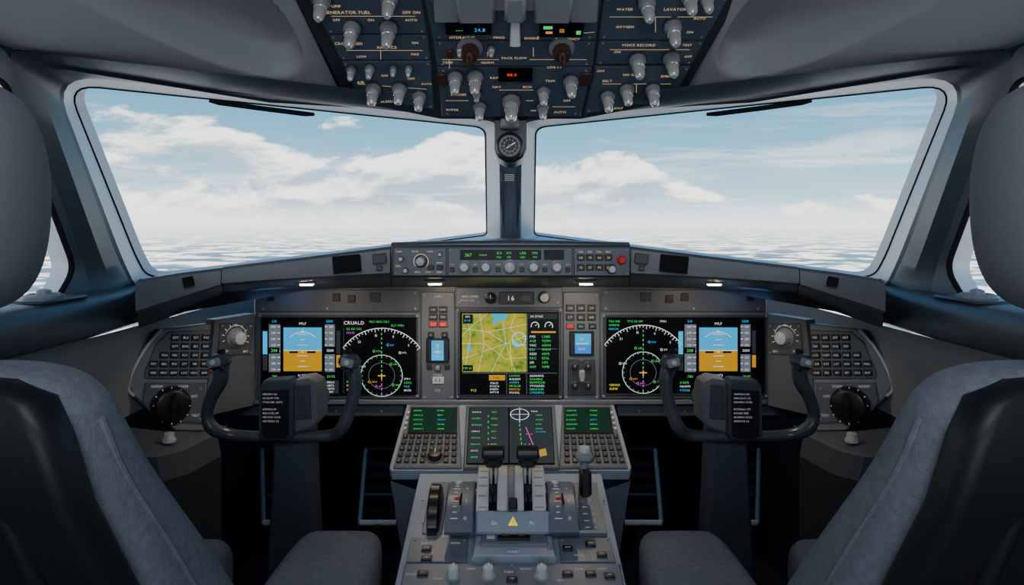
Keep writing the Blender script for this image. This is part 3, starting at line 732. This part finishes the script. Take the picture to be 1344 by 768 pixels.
for k in range(7):
    a=math.radians(35+k*12)
    for xx in (-.046,.047): b.box(Matrix.Translation((xx,cy-math.cos(a)*.088,cz+math.sin(a)*.088))@Matrix.Rotation(math.pi/2-a,4,'X'),(0,0,0),(.014,.002,.0015),midgrey,.0003)
arcbox(-.105,-.060,cy-.02,.43,.13,45,120,blue2); arcbox(.062,.108,cy-.02,.43,.13,45,120,blue2)
for sx in (-.0825,.085):
    for i in range(13):
        a=math.radians(55+i*5); y=cy-.02-math.cos(a)*.1305; z=.43+math.sin(a)*.1305
        R_=Matrix.Rotation(math.pi/2-a,4,'X')
        b.box(Matrix.Translation((sx-.008,y,z))@R_,(0,0,0),(.012 if i%3==0 else .006,.0012,.0008),E['label'],.0002)
        if i%3==0: b.text(Matrix.Translation((sx+.010,y,z))@R_,0,0,.001,.009,str(i),E['label'])
    b.box(Matrix.Translation((sx-.004,cy-.06,.553)),(0,0,0),(.01,.006,.008),redm,.001)
    b.box(Matrix.Translation((sx+.001,cy-.05,.556)),(0,0,0),(.003,.07,.004),matte,.001)
for sx in (-.029,.029):
    b.box(Matrix.Translation((sx-.004,cy-.015,.580))@Matrix.Rotation(math.radians(6),4,'X'),(0,0,0),(.004,.02,.10),ltgrey,.0015)
    b.box(Matrix.Translation((sx+.004,cy-.015,.580))@Matrix.Rotation(math.radians(6),4,'X'),(0,0,0),(.004,.02,.10),ltgrey,.0015)
    Mh=Matrix.Translation((sx,cy-.03,.620))@Matrix.Rotation(math.radians(90),4,'Y'); hw=.019
    b.lathe(Mh,(0,0,-hw),[(.010,0),(.013,.003),(.0135,hw),(.013,2*hw-.003),(.010,2*hw)],black,20)
    b.box(Matrix.Translation((sx,cy-.026,.606)),(0,0,0),(.032,.020,.022),black,.006)
    b.box(Matrix.Translation((sx,cy-.072,.563))@Matrix.Rotation(math.radians(35),4,'X'),(0,0,0),(.010,.012,.05),black,.003)
p.prism([(626,688),(722,688),(730,740),(619,740)],0,.014,blue,.004)
p.prism([(634,694),(714,694),(719,728),(630,728)],.014,.017,blue2,.002)
p.prism([(655,705),(694,705),(696,722),(653,722)],.017,.020,black,.001)
for u in (664,684): p.box(u-6,708,u+6,719,.020,.024,brownm,.001); p.text(u,713.5,5,'CUT',.0244,E['red'])
p.box(639,706,650,720,.017,.019,ltgrey,.0005); p.text(644.5,713,5,'AB',.0194,black)
p.text(674,735,5.5,'START',.0144,E['label']); p.text(640,700,4.5,'AUTO',.0174,E['label']); p.text(705,712,4.5,'ON',.0174,E['label'])
Mt=Matrix.Translation((.004,cy-.096,.532))@Matrix.Rotation(math.radians(50),4,'X')
b.box(Mt,(0,0,-.004),(.118,.036,.008),blue,.003)
b.add([(-.008,-.006,.0006),(.008,-.006,.0006),(0,.008,.0006)],[[0,1,2]],E['yellow'],Mt); b.text(Mt,0,-.001,.001,.009,'!',black)
b.box(Mt,(.0,.024,.010),(.014,.018,.016),black,.002); b.text(Mt,-.03,-.002,.0006,.008,'Gn',E['label']); b.text(Mt,.03,-.002,.0006,.008,'Pt',E['label'])
Mw=Matrix.Translation((-.128,1.17,.505))@Matrix.Rotation(math.radians(90),4,'Y')
b.lathe(Mw,(0,0,-.010),[(.050,0),(.056,.003),(.056,.017),(.050,.02)],black,44,.05)
p.box(560,634,585,702,0,.003,blue2,.002)
p.prism([(752,640),(783,640),(797,706),(760,706)],0,.012,blue2,.003)
b.tube([Vector((.125,1.19,.52)),Vector((.126,1.185,.57)),Vector((.127,1.18,.60))],[.008,.007,.007],midgrey,12,3)
b.box(Matrix.Translation((.127,1.178,.608)),(0,0,0),(.030,.024,.018),midgrey,.006); b.lathe(Matrix.Translation((.127,1.178,.616)),(0,0,0),[(.010,0),(.011,.004),(.009,.009),(.004,.010)],ltgrey,18)
b.box(Matrix.Translation((.128,1.175,.565)),(0,0,0),(.020,.028,.045),black,.005)
for k in range(5): p.text(774+k*2,665+k*9,5,str([0,1,2,3,'F'][k]),.0125,E['label']); p.line(762+k*1.5,665+k*9,768+k*1.5,665+k*9,1,.0125,E['label'])
b.build()
b=Bd('pedestal_switch_panel'); p=q.w(b)
p.prism([(540,708),(615,708),(612,740),(533,740)],0,.004,blue2,.001); p.prism([(733,708),(800,708),(808,740),(736,740)],0,.004,blue2,.001)
p.prism([(531,743),(814,743),(824,800),(520,800)],0,.004,blue2,.002)
for (u,v) in ((560,724),(745,724),(775,718),(790,732)): p.btn(u,v,12,6,key,rs(3),h=.004)
for (u,v) in ((560,716),(598,716),(760,732)): p.text(u,v,4.5,rs(5),.0044,E['label'])
for (u,v) in ((595,760),(641,760),(711,760)): p.knob(u,v,7.5,.018,ltgrey,base=midgrey,h=.004)
for (u,v) in ((555,757),(672,765),(745,757),(775,757),(800,760),(560,737)): p.btn(u,v,13,6,key,rs(3),h=.004)
for (u,v) in ((540,757),(575,763),(618,750),(668,754),(690,750),(735,765),(760,750),(790,750)): p.text(u,v,5,rs(4),.0044,E['label'])
for (u,v) in ((536,746),(810,746),(672,746),(545,712),(610,712),(738,712),(797,712),(555,660),(555,690),(793,660)): p.screw(u,v,.004)
b.build()
# ================================================================ YOKES
for side in (1,-1):
    MX=side
    y=1.2
    e=empty('control_yoke')
    b=Bd('yoke_body')
    L=[(291,480),(289,500),(277,523),(272,546),(280,563),(305,571),(345,573),(400,573),(436,571),(450,560),(459,538),(465,515),(466,497),(461,480)]
    b.tube([P(u,v,y-(.0 if 300<u<440 else .012)) for u,v in L],[.013,.0125,.0105,.0095,.011,.0095,.009,.009,.0105,.0115,.0105,.0105,.012,.013],yokem,14,6,flat=1.2)
    for (u,s_) in ((288,-1),(459,1)):
        c=P(u,475,y-.014); M=Matrix.Translation(c)@Matrix.Rotation(math.radians(14*s_*side),4,'Y')
        b.box(M,(0,0,0),(.036,.038,.028),yokem,.010)
        b.box(M,(0,-.021,.002),(.022,.006,.015),midgrey,.002)
        b.lathe(M@Matrix.Rotation(math.radians(90),4,'X'),(0,.003,.022),[(.005,0),(.005,.005),(.003,.007)],ltgrey,14)
        b.lathe(M,(side*s_*-.008,0,.012),[(.006,0),(.007,.006),(.004,.009)],black,14)
        b.box(M,(side*s_*.010,-.02,-.012),(.006,.005,.005),redm,.001)
        b.lathe(M@Matrix.Rotation(math.radians(90),4,'X'),(side*.010,-.010,.019),[(.004,0),(.004,.006),(.003,.007)],black,12)
    hpp=Pn(b,(0,y-.005,1),(1,0,0),(0,0,1))
    b.prism(hpp.M,[hpp.loc(*q_) for q_ in ((386,500),(404,497),(416,503),(419,512),(420,552),(412,562),(386,570))],-.05,.004,hubgrey,.006)
    hpp.prism([(390,506),(408,504),(410,548),(390,550)],.004,.007,yokem,.001)
    hp=Pn(b,(0,y-.02,1),(1,0,0),(0,0,1))
    hp.prism([(341,508),(346,500),(380,498),(385,504),(385,571),(379,578),(346,578),(340,571)],-.03,.006,yokem,.004)
    hp.prism([(345,512),(381,510),(381,570),(376,574),(350,574),(345,570)],.006,.008,black,.001)
    for k in range(7):
        sv=MX; MX=1
        x0=347 if side==1 else 961
        hp.text(x0,516+k*5.2+(4 if k>2 else 0),3.4,rs(7)+' '+rs(2+k%3),.0084,E['label'],'l'); MX=sv
    b.lathe(Matrix.Translation(P(402,530,y+.03))@Matrix.Rotation(math.radians(90),4,'X'),(0,0,0),[(.026,-.06),(.026,.015),(.022,.03)],yokem,28)
    b.build(e)
    b=Bd('yoke_column'); rows=[]
    for (v,w_,yy) in ((552,22,1.23),(585,24,1.235),(640,26,1.26),(735,32,1.32),(900,34,1.42)):
        c=P(388,v,yy); h_=w_*yy/F; d=.03
        if c.z<.01: c.z=.01
        rows.append([c+Vector(o_) for o_ in ((-h_+.006,-d,0),(h_-.006,-d,0),(h_,-d+.008,0),(h_,d,0),(-h_,d,0),(-h_,-d+.008,0))])
    b.loft(rows,blue_d,closed=True,capends=True)
    cpn=Pn(b,(0,1.222,.56),(1,0,0),(0,-.3,1))
    cpn.box(374,620,391,643,0,.002,black,.0004)
    for k in range(5): cpn.line(376,623+k*4.2,389,623+k*4.2,1.1,.0024,E['label'])
    b.build(e)
    b=Bd('yoke_floor_boot'); c=P(388,900,1.42)
    b.lathe(Matrix.Translation((c.x,1.42,0)),(0,0,0),[(.11,0),(.10,.02),(.07,.05),(.055,.09)],matte,24); b.build(e)
MX=1
# ================================================================ RUDDER PEDALS
for side in (1,-1):
    MX=side
    e=empty('rudder_pedals'); b=Bd('pedal_assembly')
    for (u0,u1,sk) in ((352,404,-8),(478,520,2)):
        ya,yb=1.95,1.72
        tlp=P(u0+sk,590,ya);trp=P(u1,590,ya);blp=P(u0-6,686,yb);brp=P(u1,686,yb)
        b.tube([tlp,trp],.004,bezel,8,1); b.tube([blp,brp],.007,ltgrey,8,1); b.tube([tlp,blp],.006,midgrey,8,1); b.tube([trp,brp],.004,bezel,8,1)
        m1,m2=lerp(tlp,blp,.65),lerp(trp,brp,.65); b.tube([m1,m2],.004,bezel,8,1)
        for t in (.12,.3,.50,.8):
            a=lerp(tlp,blp,t);c=lerp(trp,brp,t); f=Vector((0,.02,-.01))
            b.loft([[a+f,c+f],[lerp(tlp,blp,t+.12)+f,lerp(trp,brp,t+.12)+f]],matte)
        b.tube([lerp(blp,brp,.5),Vector((lerp(blp,brp,.5).x,yb+.1,.01))],.012,bezel,8,1)
    b.build(e)
MX=1
# ================================================================ SEATS
def rrect(c,hx,hy,r,ux,uy,n=5):
    out=[]
    for (sx,sy,a0) in ((1,1,0),(-1,1,90),(-1,-1,180),(1,-1,270)):
        for i in range(n+1):
            a=math.radians(a0+90*i/n); out.append(c+ux*(sx*(hx-r)+r*math.cos(a))+uy*(sy*(hy-r)+r*math.sin(a)))
    return out
for side in (1,-1):
    MX=side
    e=empty('pilot_seat')
    ux=Vector((1,0,0)); uy=Vector((0,1,0)); cx=-.445
    prof_=[(.912,.425,.462,.10),(.909,.418,.475,.140),(.898,.412,.487,.164),(.875,.410,.497,.176),(.83,.418,.520,.184),(.76,.445,.570,.198),(.68,.478,.622,.212),(.60,.515,.668,.228),(.50,.56,.70,.245),(.42,.58,.71,.245)]
    b=Bd('backrest'); rows=[]
    for (z,y0,y1,hx) in prof_:
        y0+=.016; hy=(y1-y0)/2; rows.append(rrect(V3(cx,(y0+y1)/2,z),hx,hy,min(.038,hy*.9),ux,uy))
    b.loft(rows,fabric,closed=True,capends=True)
    ob=b.build(e,ang=60); sm=ob.modifiers.new('s','SUBSURF'); sm.levels=1; sm.render_levels=2
    b=Bd('bolster_seam')
    b.tube([V3(cx+hx-.002,(y0+.016+y1)/2-.008,z) for (z,y0,y1,hx) in prof_[3:]],.0028,fabric,8,4); b.build(e)
    b=Bd('back_shell'); rows=[]
    for (z,y0,y1,hx) in prof_:
        hy=.016 if hx>.15 else .012
        rows.append(rrect(V3(cx,y0+hy-.002,z-.004),hx-.005,hy,.012,ux,uy))
    b.loft(rows,shell,closed=True,capends=True)
    b.tube([V3(cx+.10,.412,.885),V3(cx+.125,.417,.85),V3(cx+.148,.439,.76),V3(cx+.160,.470,.68),V3(cx+.175,.510,.60)],.006,shell,10,5)
    rows=[]
    for (z,yy,hx) in ((.80,.417,.10),(.79,.415,.115),(.70,.452,.125),(.58,.508,.13)): rows.append(rrect(V3(cx-.03,yy,z),hx,.012,.01,ux,uy))
    b.loft(rows,shell,closed=True,capends=True)
    b.build(e,ang=50)
    b=Bd('headrest'); rows=[]; hc=cx+.012
    for (z,hx,hy) in ((1.104,.05,.012),(1.100,.086,.028),(1.086,.104,.042),(1.058,.114,.052),(1.02,.117,.055),(.98,.114,.053),(.955,.104,.045),(.943,.086,.032),(.939,.05,.015)):
        rows.append(rrect(V3(hc,.455,z),hx,hy,hy*.9,ux,uy))
    b.loft(rows,hfab,closed=True,capends=True)
    ob=b.build(e,ang=80); sm=ob.modifiers.new('s','SUBSURF'); sm.levels=1; sm.render_levels=2
    b=Bd('headrest_posts')
    for dx in (-.05,.05): b.tube([V3(hc+dx,.45,.96),V3(hc+dx,.445,.89)],.007,metal,12,1)
    b.box(Matrix.Translation(V3(cx+.085,.43,.918)),(0,0,0),(.05,.04,.014),ltgrey,.006)
    b.build(e)
    b=Bd('seat_cushion')
    def pad(x0f,x1f,x0b,x1b,yf,yb,zt,zb):
        rows=[]
        for (t,dz,sh) in ((0,-.05,.02),(.015,-.02,.008),(.06,-.004,.002),(.2,.0,0),(.5,-.004,0),(1,-.006,0)):
            yy=yf+(yb-yf)*t; a=x0f+(x0b-x0f)*t; c=x1f+(x1b-x1f)*t
            m_=(a+c)/2; hw=abs(c-a)/2-sh; z1=zt+dz
            zc=(z1+zb)/2; hz=(z1-zb)/2
            rows.append(rrect(V3(m_,yy,zc),hw,hz,min(.028,hw*.5,hz*.8),ux,Vector((0,0,1))))
        b.loft(rows,fabric,closed=True,capends=True)
    pad(-.345,-.208,-.36,-.176,1.15,.62,.515,.40)
    pad(-.60,-.445,-.62,-.43,1.13,.62,.51,.40)
    pad(-.60,-.19,-.62,-.178,.92,.60,.495,.40)
    ob=b.build(e,ang=60); sm=ob.modifiers.new('s','SUBSURF'); sm.levels=1; sm.render_levels=2
    b=Bd('seat_base'); b.box(Matrix.Translation(V3(-.40,.82,.37)),(0,0,0),(.40,.5,.06),shell,.01)
    b.box(Matrix.Translation(V3(-.41,.78,.18)),(0,0,0),(.24,.3,.36),shell,.015)
    b.box(Matrix.Translation(V3(-.41,.8,.01)),(0,0,0),(.36,.62,.02),metal,.004); b.build(e)
MX=1
# ================================================================ LIGHTS
def area(name,loc,rot,size,energy,col,sy=None):
    ld=bpy.data.lights.new(name,'AREA'); ld.energy=energy; ld.color=col; ld.size=size
    if sy: ld.shape='RECTANGLE'; ld.size_y=sy
    o=bpy.data.objects.new(name,ld); scene.collection.objects.link(o); o.location=loc; o.rotation_euler=rot; return o
area('added_fill_overhead',(0,-.35,1.62),(math.radians(40),0,0),.7,9,(.88,.94,1),.3)  # added soft fill from above and behind the viewpoint, not a cabin fixture
area('added_fill_rear',(0,-1.05,.80),(math.radians(102),0,0),1.0,8,(.86,.93,1),.5)  # added forward fill near the back wall, brightens overhead panel; no real lamp there
# ================================================================ WORLD
w=bpy.data.worlds.new('sky_world'); scene.world=w; w.use_nodes=True; nt=w.node_tree; N=nt.nodes; L=nt.links
bg=N['Background']; tc=N.new('ShaderNodeTexCoord'); sx=N.new('ShaderNodeSeparateXYZ'); L.new(tc.outputs['Generated'],sx.inputs[0])
def math_(op,a,b_=None,c=None,clamp=False):
    n=N.new('ShaderNodeMath'); n.operation=op; n.use_clamp=clamp
    for i,v in enumerate((a,b_,c)):
        if v is None: continue
        if isinstance(v,(int,float)): n.inputs[i].default_value=v
        else: L.new(v,n.inputs[i])
    return n.outputs[0]
def comb(x,y,z):
    n=N.new('ShaderNodeCombineXYZ')
    for i,v in enumerate((x,y,z)):
        if isinstance(v,(int,float)): n.inputs[i].default_value=v
        else: L.new(v,n.inputs[i])
    return n.outputs[0]
def noise(vec,scale,det=8,rough=.55,dist=0):
    n=N.new('ShaderNodeTexNoise'); n.inputs['Scale'].default_value=scale; n.inputs['Detail'].default_value=det; n.inputs['Roughness'].default_value=rough; n.inputs['Distortion'].default_value=dist
    L.new(vec,n.inputs['Vector']); return n.outputs['Fac']
def ramp(f,els):
    n=N.new('ShaderNodeValToRGB'); cr=n.color_ramp
    cr.elements[0].position=els[0][0]; cr.elements[0].color=(*els[0][1],1); cr.elements[1].position=els[-1][0]; cr.elements[1].color=(*els[-1][1],1)
    for p_,c in els[1:-1]:
        e_=cr.elements.new(p_); e_.color=(*c,1)
    L.new(f,n.inputs[0]); return n.outputs[0]
def mix(f,a,b_):
    n=N.new('ShaderNodeMix'); n.data_type='RGBA'
    if isinstance(f,float): n.inputs[0].default_value=f
    else: L.new(f,n.inputs[0])
    for i,v in ((6,a),(7,b_)):
        if isinstance(v,tuple): n.inputs[i].default_value=(*v,1)
        else: L.new(v,n.inputs[i])
    return n.outputs[2]
def mr(v,a,b_,c=0,d=1,smooth=True):
    n=N.new('ShaderNodeMapRange'); n.interpolation_type='SMOOTHSTEP' if smooth else 'LINEAR'
    L.new(v,n.inputs[0]); n.inputs[1].default_value=a;n.inputs[2].default_value=b_;n.inputs[3].default_value=c;n.inputs[4].default_value=d; return n.outputs[0]
x,y,z=sx.outputs
zz=math_('MULTIPLY',z,2.0)
base=ramp(zz,[(0.0,(.56,.72,.82)),(.10,(.36,.57,.70)),(.24,(.15,.36,.52)),(.42,(.065,.23,.37)),(1.,(.025,.12,.27))])
cvec=comb(math_('MULTIPLY',x,2.6),math_('MULTIPLY',y,1.0),math_('MULTIPLY',z,7.0))
n1=noise(cvec,1.7,11,.55,.25)
n1b=noise(comb(math_('MULTIPLY',x,2.6),y,math_('MULTIPLY_ADD',z,7.0,.10)),1.7,11,.55,.25)
# cumulus bank: dense low and to port, thinning with height and to starboard
bias=math_('MULTIPLY_ADD',x,-.22,n1)
c1=math_('SUBTRACT',bias,mr(z,.05,.24,.0,.26,False))
m1=mr(c1,.43,.49)
sh=mr(math_('SUBTRACT',n1,n1b),-.06,.06)
ccol=mix(sh,(.36,.47,.56),(1.25,1.21,1.14))
sky=mix(math_('MULTIPLY',m1,.86),base,ccol)
n2=noise(comb(math_('MULTIPLY',x,1.3),y,math_('MULTIPLY',z,12)),2.6,9,.62,.5)
m2=math_('MULTIPLY',mr(n2,.48,.70),mr(z,.22,.03,.08,.65))
sky=mix(m2,sky,(.94,.96,.96))
sky=mix(mr(z,.045,.0,0,.8),sky,(1.0,1.0,.98))
# undercast: puffy cloud field seen from above, receding to the horizon
iz=math_('DIVIDE',1.,math_('ADD',math_('MAXIMUM',math_('MULTIPLY',z,-1),0),.026))
fv=comb(math_('MULTIPLY',x,iz),math_('MULTIPLY',y,iz),0.)
n3=noise(fv,1.15,8,.58,.15)
fl=mix(mr(n3,.46,.56),(.10,.20,.31),(1.15,1.11,1.04))
fl=mix(mr(z,-.040,-.002,.05,.80),fl,(.80,.85,.88))
col=mix(mr(z,-.007,.005),fl,sky)
L.new(col,bg.inputs['Color']); bg.inputs['Strength'].default_value=2.3
# ================================================================ CAMERA
cam=bpy.data.cameras.new('camera'); co=bpy.data.objects.new('camera',cam); scene.collection.objects.link(co)
co.location=(0,0,EYE); co.rotation_euler=(math.radians(90),0,0)
cam.sensor_width=36; cam.lens=36*F/1344; cam.shift_x=2/1344; cam.shift_y=-84/1344; cam.clip_start=.02
scene.camera=co
